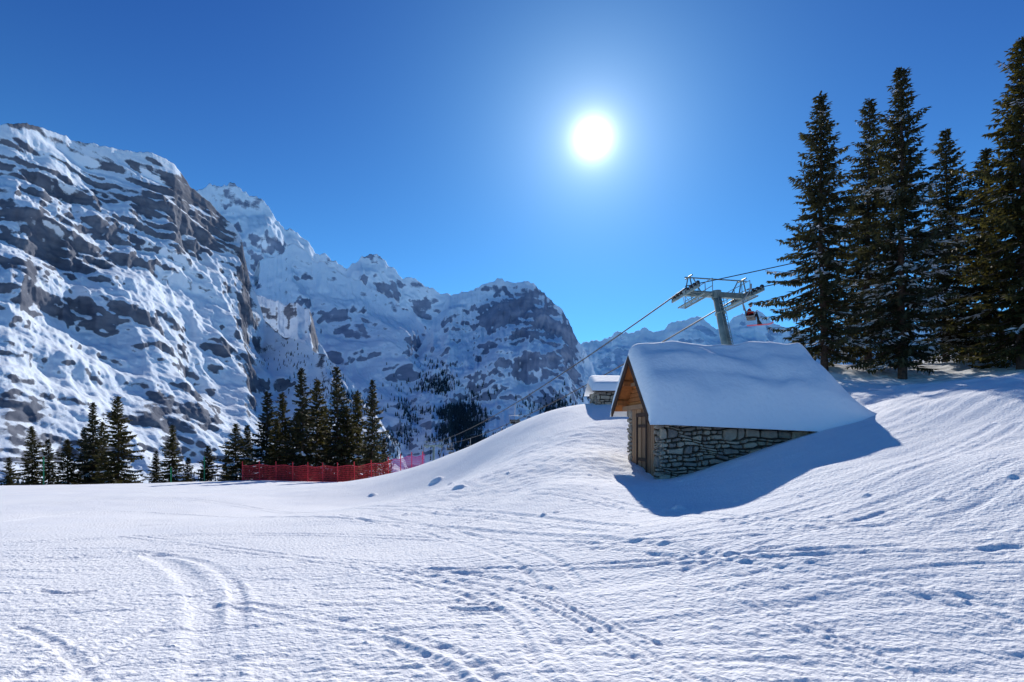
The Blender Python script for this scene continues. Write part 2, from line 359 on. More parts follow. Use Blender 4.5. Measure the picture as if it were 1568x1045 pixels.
s2 = [(150,330),(230,300),(305,287),(330,283),(360,284),(385,294),(405,310),(425,335),(450,355),(480,380),(510,400),(530,408),(548,400),(566,387),(580,390),(595,402),(610,418),(640,430),(660,440),(685,450),(720,470),(780,500),(960,600)]
b2 = [(570,398,22,10,.38),(600,440,50,12,.2)]
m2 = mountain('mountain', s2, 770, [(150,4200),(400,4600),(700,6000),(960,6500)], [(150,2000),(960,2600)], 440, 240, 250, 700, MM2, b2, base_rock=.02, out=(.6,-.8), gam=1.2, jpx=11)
s2b = [(360,440),(380,450),(395,452),(410,459),(425,457),(440,464),(455,465),(466,474),(474,474),(480,490),(488,520),(520,580),(570,680)]
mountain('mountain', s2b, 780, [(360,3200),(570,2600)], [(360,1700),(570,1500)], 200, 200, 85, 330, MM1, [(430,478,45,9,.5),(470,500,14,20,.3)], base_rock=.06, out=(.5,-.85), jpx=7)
s2c = [(400,400),(450,372),(480,392),(520,415),(560,436),(600,455),(630,478),(650,500),(667,527),(700,570),(760,640),(800,700)]
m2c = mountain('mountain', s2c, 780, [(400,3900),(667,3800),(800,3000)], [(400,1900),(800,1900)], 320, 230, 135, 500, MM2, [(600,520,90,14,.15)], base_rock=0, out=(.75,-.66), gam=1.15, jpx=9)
s3 = [(600,600),(640,540),(665,490),(688,452),(705,447),(725,443),(742,434),(760,430),(785,429),(808,427),(822,437),(840,455),(860,475),(872,495),(885,520),(895,538),(905,555),(915,580),(925,620),(945,680)]
b3 = [(805,475,55,40,.75),(855,520,38,50,.78),(765,465,38,20,.5),(760,530,60,45,.25),(860,580,50,25,.35),(700,470,20,20,-.3),(690,560,50,50,-.2),(780,432,50,5,-.7)]
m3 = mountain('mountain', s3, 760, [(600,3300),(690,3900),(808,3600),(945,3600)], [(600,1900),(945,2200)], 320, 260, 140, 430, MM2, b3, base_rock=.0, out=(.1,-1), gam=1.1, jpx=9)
s4 = [(780,600),(850,548),(890,527),(920,517),(945,505),(965,510),(985,505),(1010,506),(1030,494),(1055,483),(1075,488),(1100,504),(1130,484),(1160,476),(1180,490),(1250,515),(1400,500),(1600,480),(1900,470)]
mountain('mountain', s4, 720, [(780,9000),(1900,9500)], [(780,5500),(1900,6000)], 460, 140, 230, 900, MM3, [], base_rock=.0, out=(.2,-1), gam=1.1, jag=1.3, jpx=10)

# distant forest on the lower mountain slopes
fr = MB(); rng = np.random.RandomState(3)
def scatter(data, regions, hgt):
    U, V, x, y, z = data
    for (u0, v0, ru, rv, cnt) in regions:
        k = 0; tries = 0
        while k < cnt and tries < cnt*8:
            tries += 1
            u = rng.normal(u0, ru*.5); v = rng.normal(v0, rv*.5)
            j = np.searchsorted(U[0], u)
            if j <= 0 or j >= U.shape[1]-1: continue
            i = np.searchsorted(V[:, j], v)
            if i <= 1 or i >= V.shape[0]-1: continue
            if n2(np.array([x[i, j]/160.]), np.array([z[i, j]/110.]))[0] < rng.uniform(-.35, .2): continue
            f1, f2 = rng.rand(2)
            p = [float(a[i, j]*(1-f1)+a[i, j+1]*f1+(a[i-1, j]-a[i, j])*f2) for a in (x, y, z)]
            hh = hgt*rng.uniform(.5, 1.25); rr = hh*rng.uniform(.17, .26)
            for (zb, zt, rs) in ((-.1, .55, 1), (.35, 1, .62)):
                vs = [(p[0]+rr*rs*math.cos(a_), p[1]+rr*rs*math.sin(a_), p[2]+hh*zb) for a_ in (0.3, 1.56, 2.8, 4.07, 5.3)]+[(p[0], p[1], p[2]+hh*zt)]
                fr.add(vs, [(q, (q+1) % 5, 5) for q in range(5)])
            k += 1
scatter(m1, [(565,660,50,55,480),(520,600,45,50,300),(450,560,50,40,90),(60,755,110,20,220),(430,700,70,40,180),(280,745,150,25,160)], 11)
scatter(m2c, [(650,640,60,55,800),(700,655,45,35,800)], 21)
scatter(m3, [(700,640,50,45,1300),(740,670,50,30,900),(850,618,45,16,220),(665,600,40,35,300)], 22)
fr.obj('distant_forest', [M_FORD])

# ------------------------------------------------------------------ spruce trees
def spruce_mesh(name, Ht, Rm, seed, dens=1.0, fol=None, snow=0.05, base=0.06, gap=.1, tw=1.0):
    rd = random.Random(seed); mb = MB()
    segs = 10; lean = (rd.uniform(-.2, .2), rd.uniform(-.15, .15))
    tr = lambda f: Vector((lean[0]*f+.06*math.sin(f*7+seed), lean[1]*f, Ht*f))
    for i in range(segs):
        f0, f1 = i/segs, (i+1)/segs
        mb.tube(tr(f0)-Vector((0, 0, .5 if i == 0 else 0)), tr(f1), Ht*.013*(1-f0)+.015, Ht*.013*(1-f1)+.015, 8, 1)
    nb = int(Ht*19*dens); az = rd.uniform(0, 6)
    lob = [rd.uniform(0, 6.28) for _ in range(4)]
    for i in range(nb):
        f = base+(1-base)*((i+rd.random())/nb)**0.95
        if f > .99: continue
        az += 2.39996+rd.uniform(-.5, .5)
        prof = (1-f)**.85*min(1, (f-base)/.12*.4+.6)
        L = Rm*prof*rd.uniform(.5, 1.12)*(1+.19*math.sin(az+lob[0]+f*11)+.15*math.sin(f*37+lob[1])+.10*math.sin(3*az+lob[2]))+.10
        if rd.random() < gap: L *= rd.uniform(.3, .6)
        if rd.random() < .05: L *= 1.28
        p0 = tr(f); pit = math.radians(-20+50*f**1.5+rd.uniform(-10, 10))
        dirh = Vector((math.cos(az), math.sin(az), 0)); side = Vector((-dirh.y, dirh.x, 0))
        droop = L*rd.uniform(.05, .18)*(1-f)
        def bp(s): return p0+dirh*(L*s*math.cos(pit))+Vector((0, 0, L*s*math.sin(pit)-droop*4*s*(1-s)*.8+droop*1.3*max(0, s-.6)))
        mb.tube(bp(0), bp(.55), .012+.012*L, .012+.004*L, 3, 1); mb.tube(bp(.55), bp(1), .012+.004*L, .005, 3, 1)
        issn = rd.random() < snow*(1.7-f*1.7)
        nt_ = max(4, int(L/.11*dens**.3))
        for k in range(nt_):
            s = .12+.88*(k+rd.random()*.7)/nt_
            c = bp(s); tl = (.16+.50*min(1, L/1.8)*(1-s)**.7*1.0+.05)*rd.uniform(.6, 1.25)
            for sd in (-1, 1):
                if rd.random() < .1: continue
                d = (dirh*rd.uniform(.45, .95)+side*sd*rd.uniform(.55, 1)+Vector((0, 0, rd.uniform(-.55, .05)))).normalized()
                e = c+d*tl; wd = rd.uniform(.035, .08)*tw
                pr = (d.cross(Vector((0, 0, 1))).normalized()+Vector((0, 0, rd.uniform(-.8, .8)))).normalized()*wd
                m_ = c.lerp(e, .45)
                if issn and rd.random() < .5: mb.add([c, m_+pr*1.1+Vector((0, 0, .03)), e, m_-pr*1.1+Vector((0, 0, .03))], [(0, 1, 2, 3)], 2)
                else: mb.add([c, m_+pr, e, m_-pr], [(0, 1, 2, 3)], 0)
            if rd.random() < .85:
                d = Vector((rd.uniform(-.4, .4), rd.uniform(-.4, .4), -1)).normalized(); hl = rd.uniform(.12, .38)*min(1, .4+L/2)
                pr = (side if rd.random() < .5 else dirh)*rd.uniform(.03, .08)*tw; e = c+d*hl; m_ = c.lerp(e, .4)
                mb.add([c, m_+pr, e, m_-pr], [(0, 1, 2, 3)], 0)
        for k in range(3):
            d = (dirh+side*rd.uniform(-.5, .5)+Vector((0, 0, rd.uniform(-.3, .3)))).normalized(); c = bp(.97); e = c+d*rd.uniform(.12, .3)
            pr = side*.04*tw; mb.add([c, c.lerp(e, .4)+pr, e, c.lerp(e, .4)-pr], [(0, 1, 2, 3)], 0)
    return mb.obj(name, [fol or M_FOL, M_BARK, M_SNOW])
def put_spruce(u, vt, d, Rm, seed, **k):
    top = PV(u, vt, d); zb = gzf(top.x, d); Ht = top.z-zb
    o = spruce_mesh('spruce_tree', Ht, Rm, seed, **k); o.location = (top.x, d, zb); return o
put_spruce(1261, 140, 32, 4.0, 1, dens=1.0, snow=.08, tw=1.2)
put_spruce(1328, 148, 36, 3.8, 2, dens=1.0, snow=.12, tw=1.2)
put_spruce(1382, 103, 30.5, 4.1, 3, dens=1.05, snow=.24, tw=1.2)
put_spruce(1450, 198, 36, 3.9, 4, dens=1.0, snow=.30, tw=1.2)
put_spruce(1508, 225, 34, 3.3, 6, dens=1.0, snow=.26, tw=1.2)
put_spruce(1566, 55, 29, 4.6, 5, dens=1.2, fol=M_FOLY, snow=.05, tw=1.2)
put_spruce(1690, 40, 31, 4.2, 9, dens=.8, tw=1.4)
protos = []
for k, (hh, rr) in enumerate(((12, 3.2), (12, 2.9), (12, 3.5), (12, 2.6))):
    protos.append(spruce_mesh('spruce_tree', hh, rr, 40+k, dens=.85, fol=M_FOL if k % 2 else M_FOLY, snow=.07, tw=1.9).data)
mid_pos = [(50,652,56,1),(75,672,60,3),(105,672,57,0),(143,615,58,3),(181,606,56,2),(240,690,60,3),(263,650,58,0),(287,700,62,1),(318,682,60,2),(360,648,58,0),(380,650,64,1),
           (407,598,60,3),(434,600,64,0),(464,562,58,1),(484,580,62,0),(516,560,60,1),(546,598,64,0),(569,580,58,3),(455,630,66,2),(500,620,68,2),(590,670,66,1),(15,700,60,0),(-30,660,58,0),(425,640,58,0),(530,620,60,2),(130,655,60,1),(155,645,60,0),(345,690,62,3)]
used = [o for o in bpy.data.objects if o.name.startswith('spruce_tree') and o.data in protos]
used.sort(key=lambda o: protos.index(o.data))
for i, (u, vt, d, k) in enumerate(mid_pos):
    top = PV(u, vt, d); zb = gzf(top.x, d)-.3; Ht = top.z-zb
    if i < 4: o = used[i]; k = i
    else:
        o = bpy.data.objects.new('spruce_tree', protos[k]); sc.collection.objects.link(o)
    s = Ht/12; o.location = (top.x, d, zb); q = random.uniform(.9, 1.15)*(12/Ht)**.25; o.scale = (s*q, s*q, s); o.rotation_euler = (0, 0, random.uniform(0, 6.28))

# ------------------------------------------------------------------ stone hut
hut = empty('stone_hut')
C = PV(1010, 735, 16.5)
Lx = Vector((.9953, .097, 0)); Gx = Vector((-.097, .9953, 0)); UP = Vector((0, 0, 1))
def hp(s, t, z): return Vector((C.x, C.y, 0))+Lx*s+Gx*t+UP*(z+EYE)
WID = 3.0; LEN = 5.0
E_N, E_F, APX, TA = .43, .78, 2.32, 1.5
def roofz(s, t):
    if t <= TA: z = E_N+(APX-E_N)*(t+.32)/(TA+.32)
    else: z = APX+(E_F-APX)*(t-TA)/(3.32-TA)
    return z-.27*max(0, min(1, s/5))*max(0, min(1, (TA-t)/(TA+.32)))+.06*max(0, min(1, s/5))
core = MB()
core.hexa([hp(.12,.12,-2.6),hp(LEN,.12,-2.6),hp(LEN,WID-.12,-2.6),hp(.12,WID-.12,-2.6),hp(.12,.12,.62),hp(LEN,.12,.3),hp(LEN,WID-.12,.85),hp(.12,WID-.12,.85)])
core.obj('wall_core', [M_MORT], hut)
def stones(mb, fp, W_, zlo, zhi, rd, ztop=None):
    """random rubble: packed irregular polygons from jittered rows"""
    ph = rd.uniform(0, 9)
    def wav(a, z): return z+.045*math.sin(a*2.3+z*5+ph)+.03*math.sin(a*5.9+z*9)
    z = zlo
    while z < zhi:
        hgt = rd.choice([.10, .14, .19, .25, .30]); a = -rd.uniform(0, .3)
        while a < W_:
            wl = rd.uniform(.14, .5)*(.7+hgt*2); a0 = max(a, 0); a1 = min(a+wl, W_)
            if a1-a0 > .05:
                cells = [(a0, a1, z, z+hgt)]
                if hgt > .17 and rd.random() < .5:
                    am = a0+(a1-a0)*rd.uniform(.3, .7); zm = z+hgt*rd.uniform(.35, .65)
                    if rd.random() < .5: cells = [(a0, a1, z, zm), (a0, am, zm, z+hgt), (am, a1, zm, z+hgt)]
                    else: cells = [(a0, am, z, zm), (am, a1, z, zm), (a0, a1, zm, z+hgt)]
                for (c0, c1, l0, l1) in cells:
                    g = .008; pr = rd.uniform(.0, .07); kx = min(.05, (c1-c0)*.2); kz = min(.045, (l1-l0)*.25)
                    J = lambda k: rd.uniform(0, k)
                    zlim = (zhi if ztop is None else ztop((c0+c1)/2))
                    if l0 > zlim-.04: continue
                    mx_ = (c0+c1)/2+rd.uniform(-.2, .2)*(c1-c0)
                    poly = [(c0+g+J(kx), l0+g+J(kz)), (mx_, l0+g+J(kz*.4)), (c1-g-J(kx), l0+g+J(kz)), (c1-g-J(kx*.4), (l0+l1)/2), (c1-g-J(kx), l1-g-J(kz)), (mx_, l1-g-J(kz*.4)), (c0+g+J(kx), l1-g-J(kz)), (c0+g+J(kx*.4), (l0+l1)/2)]
                    poly = [(p, min(wav(p, q), zlim+.02)) for p, q in poly]
                    ca = sum(p for p, _ in poly)/8; cz = sum(q for _, q in poly)/8; tilt = rd.uniform(-.03, .03); tz = rd.uniform(-.03, .03)
                    back = [fp(p, q, -.13) for p, q in poly]; mid = [fp(p, q, pr-.025) for p, q in poly]
                    fr_ = [fp(p+(ca-p)*.16, q+(cz-q)*.2, pr+.015+(tilt if p > ca else -tilt)*.5+(tz if q > cz else -tz)*.5) for p, q in poly]
                    fs = []
                    for b0 in (0, 8):
                        for i in range(8): fs.append((b0+i, b0+(i+1) % 8, b0+8+(i+1) % 8, b0+8+i))
                    fs.append(tuple(range(16, 24))); mb.add(back+mid+fr_, fs)
            a += wl
        z += hgt
rd = random.Random(8); st = MB()
stones(st, lambda a, z, o: hp(a, -o, z), LEN, -2.0, .42, rd, ztop=lambda a: .40-.27*a/5)
stones(st, lambda a, z, o: hp(-o, a, z), .34, -2.0, .36, rd)
stones(st, lambda a, z, o: hp(-o, WID-.55+a, z), .55, -2.0, .75, rd)
stones(st, lambda a, z, o: hp(a, WID+o, z), LEN, -1.6, .8, rd)
st.obj('stone_walls', [M_STONE], hut)
pk = MB(); rd = random.Random(4)
t = .36
while t < WID-.56:
    w = rd.uniform(.13, .2); tc_ = t+w/2
    zt = min(roofz(0, tc_)-.05, .75)
    pk.box(hp(-.01-rd.uniform(0, .03), tc_, (-2.0+zt)/2), Lx*.02, Gx*(w/2-.008), UP*((zt+2.0)/2), 0)
    t += w
for tt in (.95, 1.85): pk.box(hp(-.06, tt, -.55), Lx*.03, Gx*.05, UP*1.1, 1)
pk.box(hp(-.062, 1.4, .5), Lx*.03, Gx*.52, UP*.06, 1)
for zz in (-.9, .15): pk.box(hp(-.055, 1.4, zz), Lx*.018, Gx*.38, UP*.05, 1)
z = .82
while z < APX-.12:
    tn = -.32+(z+.14-E_N)/(APX-E_N)*(TA+.32)+.06; tf = TA+(APX-z-.14)/(APX-E_F)*(3.32-TA)-.06
    if tf-tn < .1: break
    pk.box(hp(-.02, (tn+tf)/2, z+.065), Lx*.02, Gx*((tf-tn)/2), UP*.062, 2); z += .14
pk.box(hp(-.09, 1.5, .76), Lx*.09, Gx*1.62, UP*.07, 0)
pk.box(hp(-.14, 1.5, 1.5), Lx*.05, Gx*.72, UP*.05, 0)
pk.box(hp(-.15, 1.5, 1.82), Lx*.045, Gx*.045, UP*.32, 0)
pk.obj('plank_gable_and_door', [M_WOOD, M_DARKW, M_WOODR], hut)
rf = MB()
for s0, s1_ in ((-.42, LEN+.25),):
    for (ta, tb) in ((-.34, TA), (3.34, TA)):
        c8 = []
        for dz in (-.09, -.02):
            for (s_, t_) in ((s0, ta), (s1_, ta), (s1_, tb), (s0, tb)): c8.append(hp(s_, t_, roofz(s_, t_)+dz))
        rf.hexa(c8, 0)
for s_ in (-.46,):
    for (ta, tb) in ((-.42, TA), (3.42, TA)):
        za, zb_ = roofz(s_, max(ta, -.34)), roofz(s_, tb)
        c8 = [hp(s_-.03, ta, za-.20), hp(s_+.03, ta, za-.20), hp(s_+.03, tb, zb_-.18), hp(s_-.03, tb, zb_-.18),
              hp(s_-.03, ta, za+.03), hp(s_+.03, ta, za+.03), hp(s_+.03, tb, zb_+.06), hp(s_-.03, tb, zb_+.06)]
        rf.hexa(c8, 1)
for k in range(12):
    s_ = -.2+k*.47
    c8 = []
    for dz in (-.2, -.095):
        for (a_, t_) in ((s_-.04, -.3), (s_+.04, -.3), (s_+.04, .3), (s_-.04, .3)): c8.append(hp(a_, t_, roofz(a_, t_)+dz))
    rf.hexa(c8, 0)
for t_ in (.1, .8, TA, 2.2, 2.9):
    rf.box(hp(-.18, t_, roofz(0, t_)-.19), Lx*.24, Gx*.06, UP*.08, 0)
for k in range(10):
    a0, a1 = -.42+k*.565, -.42+(k+1)*.565
    rf.hexa([hp(a0,-.385,roofz(a0,-.34)-.15),hp(a1,-.385,roofz(a1,-.34)-.15),hp(a1,-.345,roofz(a1,-.34)-.15),hp(a0,-.345,roofz(a0,-.34)-.15),
             hp(a0,-.385,roofz(a0,-.34)+.02),hp(a1,-.385,roofz(a1,-.34)+.02),hp(a1,-.345,roofz(a1,-.34)+.02),hp(a0,-.345,roofz(a0,-.34)+.02)], 2)
rf.obj('roof_timbers', [M_WOODR, M_DARKW, M_WOOD], hut)
# roof snow: thick pillow, rounded over the ridge, bulging past the eaves and drifting down at the far end
ns, ntt = 180, 110
ss = np.concatenate([-.48+.6*np.linspace(0, 1, 20)**1.8, np.linspace(.15, 7.5, ns-20)]); tv0 = np.linspace(-1, 1, ntt); tv = 1.54+(2.10)*(np.sign(tv0)*(1-(1-np.abs(tv0))**1.6))
TOP = np.zeros((ns, ntt)); BOT = np.zeros((ns, ntt)); XX = np.zeros((ns, ntt)); YY = np.zeros((ns, ntt)); EDG = np.zeros((ns, ntt)); TT = np.zeros((ns, ntt)); SS = np.zeros((ns, ntt))
for i, s_ in enumerate(ss):
    for j, t_ in enumerate(tv):
        rz = roofz(s_, t_); p = hp(s_, t_, 0); XX[i, j] = p.x; YY[i, j] = p.y; TT[i, j] = t_; SS[i, j] = s_
        q = abs(t_-TA); rz_r = rz-.36*math.exp(-(q/.66)**2)
        BOT[i, j] = rz-.015+EYE
        e1_ = max(0, min(t_-tv[0], tv[-1]-t_)); e2_ = max(0, (s_-ss[0]))
        f1_ = math.sqrt(max(0, 1-(1-min(e1_/.38, 1))**2)); f2_ = math.sqrt(max(0, 1-(1-min(e2_/.42, 1))**2)); ff = f1_*f2_
        TOP[i, j] = rz+(rz_r-rz+.84)*ff+EYE; EDG[i, j] = ff
crease = np.exp(-((TT-.25-.12*np.sin(SS*1.1+.5))/.16)**2)*.07*sst(-.2, .6, SS)*sst(5.6, 3.5, SS)+np.exp(-((TT-1.0-.1*np.sin(SS*.9+2))/.2)**2)*.05
GN = (n2(XX/1.5, YY/1.0)*.14+n2(XX/.6+3, YY/.5)*.05+n2(XX/.25+3, YY/.3)*.012)-crease
GR = gz(XX, YY)
bl = sst(5.15, 7.2, ss)[:, None]
TOP = TOP+GN*EDG
TOPb = TOP*(1-bl)+(GR-.15)*bl
BOTb = np.where(ss[:, None] > 5.1, np.minimum(GR-.5, TOPb-.3), BOT)
TOPb = np.where(ss[:, None] <= 5.1, TOP, np.maximum(TOPb, BOTb))
Xg = np.concatenate([XX, XX[:, ::-1]], 1); Yg = np.concatenate([YY, YY[:, ::-1]], 1); Zg = np.concatenate([TOPb, BOTb[:, ::-1]], 1)
gridmesh('roof_snow', Xg, Yg, Zg, [M_SNOW], wrap=True, parent=hut)

# small shed behind
shed = empty('stone_shed')
S0 = PV(914, 628, 29); zb_ = gzf(S0.x, S0.y)
def sp_(a, b, z): return Vector((S0.x+a, S0.y+b+.1*a, z))
zt = float(P(912, 600, 29)[2])
m_ = MB(); m_.hexa([sp_(.1,.1,zb_-1),sp_(2.4,.1,zb_-1),sp_(2.4,2.4,zb_-1),sp_(.1,2.4,zb_-1),sp_(.1,.1,zt),sp_(2.4,.1,zt),sp_(2.4,2.4,zt),sp_(.1,2.4,zt)]); m_.obj('wall_core', [M_MORT], shed)
m_ = MB(); stones(m_, lambda a, z, o: sp_(a, -o, z), 2.4, zb_-.6, zt, rd); stones(m_, lambda a, z, o: sp_(-o, a, z), 2.4, zb_-.6, zt, rd); m_.obj('stone_walls', [M_STONE], shed)
ztt = float(P(912, 580, 30)[2])
m_ = MB(); m_.hexa([sp_(-.25,-.3,zt-.02),sp_(2.7,-.3,zt-.02),sp_(2.7,1.3,ztt-.25),sp_(-.25,1.3,ztt-.25),sp_(-.25,-.3,zt+.06),sp_(2.7,-.3,zt+.06),sp_(2.7,1.3,ztt-.17),sp_(-.25,1.3,ztt-.17)])
m_.obj('roof_boards', [M_DARKW], shed)
aa = np.linspace(-.3, 2.8, 30); bb = np.linspace(-.38, 2.9, 30); AA, BB = np.meshgrid(aa, bb, indexing='ij')
rz = np.where(BB < 1.3, zt+.06+(ztt-.17-zt-.06)*(BB+.3)/1.6, ztt-.17-(BB-1.3)*.4)
ee = np.minimum(np.minimum(AA-aa[0], aa[-1]-AA), np.minimum(BB-bb[0], bb[-1]-BB)); th = .38*np.sqrt(1-(1-(ee/.3).clip(0, 1))**2)
gx_ = S0.x+AA; gy_ = S0.y+BB+.1*AA
gridmesh('roof_snow', np.concatenate([gx_, gx_[:, ::-1]], 1), np.concatenate([gy_, gy_[:, ::-1]], 1), np.concatenate([rz+th, (rz-.01)[:, ::-1]], 1), [M_SNOW], wrap=True, parent=shed)

# ------------------------------------------------------------------ chairlift
PYD = 43.0
head = PV(1097, 452, PYD); foot = PV(1113, 530, PYD-1.0)
farc = PV(757, 628, 130.0)
cdir = Vector((farc.x-head.x, farc.y-head.y, 0)).normalized(); cside = Vector((cdir.y, -cdir.x, 0))
if cside.x < 0: cside = -cside
def pylon(name, head, foot, cdir3, s=1.0):
    root = empty(name); f2 = foot+(foot-head).normalized()*6
    m = MB(); m.tube(f2, head, .46*s, .30*s, 20, 0); m.tube(foot.lerp(head, .62), foot.lerp(head, .64), .40*s, .40*s, 20, 0)
    m.obj('tubular_mast', [M_METAL], root, True)
    fl = cdir3; up = cside.cross(fl); up = up if up.z > 0 else -up
    m = MB()
    m.box(head, cside*2.7*s, fl*.16*s, up*.2*s)
    m.tube(head-up*.3*s, head+up*.3*s, .36*s, .36*s, 16)
    for q in (-.2, .2): m.tube(foot+cside*q*s-fl*.5*s, head+cside*q*s-fl*.45*s, .025*s, .025*s, 5)
    k = 0
    while k < 1:
        pp = foot.lerp(head, k)-fl*.47*s; m.tube(pp-cside*.2*s, pp+cside*.2*s, .018*s, .018*s, 5); k += .06
    for sd in (-1, 1):
        e = head+cside*2.6*sd*s
        for q in (-.35, .35): m.tube(e+cside*(q-.35*sd)*s, e+cside*(-.35*sd+q*.2)*s+up*1.25*s, .05*s, .05*s, 6)
        m.tube(e-cside*.35*sd*s+up*1.25*s-fl*.5*s, e-cside*.35*sd*s+up*1.25*s+fl*.5*s, .06*s, .06*s, 6)
        wk = e-cside*.75*sd*s-up*.55*s
        for a in (-.3, .3): m.box(wk+cside*a*s, fl*2.0*s, cside*.035*s, up*.05*s)
        for i in range(17): m.box(wk+fl*(-2+.25*i)*s, cside*.3*s, fl*.03*s, up*.02*s)
        for i in range(5):
            b_ = wk+fl*(-2+i)*s+cside*.33*(-sd)*s; m.tube(b_, b_+up*1.1*s, .03*s, .03*s, 5); m.tube(b_, e+fl*(-2+i)*.2*s, .025*s, .025*s, 5)
        for hh in (.55, 1.1): m.tube(wk+cside*.33*(-sd)*s-fl*2*s+up*hh*s, wk+cside*.33*(-sd)*s+fl*2*s+up*hh*s, .03*s, .03*s, 5)
        m.box(e-up*.05*s, fl*2.1*s, cside*.05*s, up*.11*s)
    m.tube(head-cside*2.6*s+up*1.2*s, head+cside*2.6*s+up*1.2*s, .05*s, .05*s, 6)
    m.tube(head-cside*1.2*s, head-cside*1.9*s+up*1.2*s, .045*s, .045*s, 6); m.tube(head+cside*1.2*s, head+cside*1.9*s+up*1.2*s, .045*s, .045*s, 6)
    m.obj('crossarm_and_walkways', [M_METAL], root)
    m = MB()
    for sd in (-1, 1):
        e = head+cside*2.6*sd*s
        for i in range(8):
            c = e+fl*(-1.85+.53*i)*s+up*.16*s
            m.tube(c-cside*.05*s, c+cside*.05*s, .2*s, .2*s, 14, 0); m.tube(c-cside*.07*s, c+cside*.07*s, .06*s, .06*s, 8, 1)
    m.obj('sheave_wheels', [M_BLACK, M_GREY], root)
    return root
fl0 = (farc-(head-cside*2.6)).normalized()
pylon('ski_lift_pylon', head, foot, fl0, 1.0)
h2 = PV(664, 683, 165.0); f2_ = h2-Vector((0, 0, 12))
pylon('ski_lift_pylon', h2, f2_, fl0, 1.05)
cb = MB()
def catenary(a, b, sagm, r, n_=40):
    pts = [a.lerp(b, i/n_)-Vector((0, 0, sagm*4*(i/n_)*(1-i/n_))) for i in range(n_+1)]; cb.path(pts, r, 6); return pts
pts = {}; updir = Vector((.985, -.17, 0))
for sd in (-1, 1):
    a = head+cside*2.6*sd+UP*.36; b = h2+cside*2.7*sd+UP*.38
    pts[sd] = catenary(a, b, 2.2, .06)
    catenary(a+UP*.15, a+updir*60+UP*13, .6, .035)
    catenary(b, b+cdir*260-UP*95, 5, .09)
cb.obj('lift_cable', [M_BLACK])
def chair(name, grip, right, fwd, drop=2.9):
    root = empty(name); m = MB(); g = grip; h0 = drop-2.9
    g2 = g-UP*h0
    m.tube(g+UP*.05, g-UP*.3, .06, .06, 8); m.path([g-UP*.2, g2-UP*1.1-fwd*.15, g2-UP*1.75-fwd*.55, g2-UP*2.35-fwd*.45], .04, 8)
    g = g2; sc_ = g-UP*2.9; wv = .75
    m.tube(g-UP*1.75-fwd*.55-right*wv, g-UP*1.75-fwd*.55+right*wv, .035, .035, 8)
    for q in (-wv, wv):
        m.path([g-UP*1.75-fwd*.55+right*q, g-UP*2.3-fwd*.35+right*q, sc_-fwd*.3+right*q, sc_+fwd*.25+right*q, g-UP*2.6+fwd*.22+right*q, g-UP*2.55-fwd*.3+right*q], .03, 6)
    m.path([g-UP*2.55+fwd*.35-right*wv, g-UP*2.55+fwd*.35+right*wv], .03, 6)
    m.tube(g-UP*3.35+fwd*.45-right*.5, g-UP*3.35+fwd*.45+right*.5, .025, .025, 6); m.tube(g-UP*2.55+fwd*.35, g-UP*3.35+fwd*.45, .025, .025, 6)
    m.obj('hanger_and_frame', [M_GREY], root)
    m = MB(); m.box(sc_, right*wv, fwd*.25, UP*.04); m.box(sc_-fwd*.32+UP*.3, right*wv, (fwd*.03+UP*.005), (UP*.27-fwd*.05)); m.obj('seat_and_backrest', [M_BLACK], root)
    return root, sc_
rt = cside; fw = -cdir
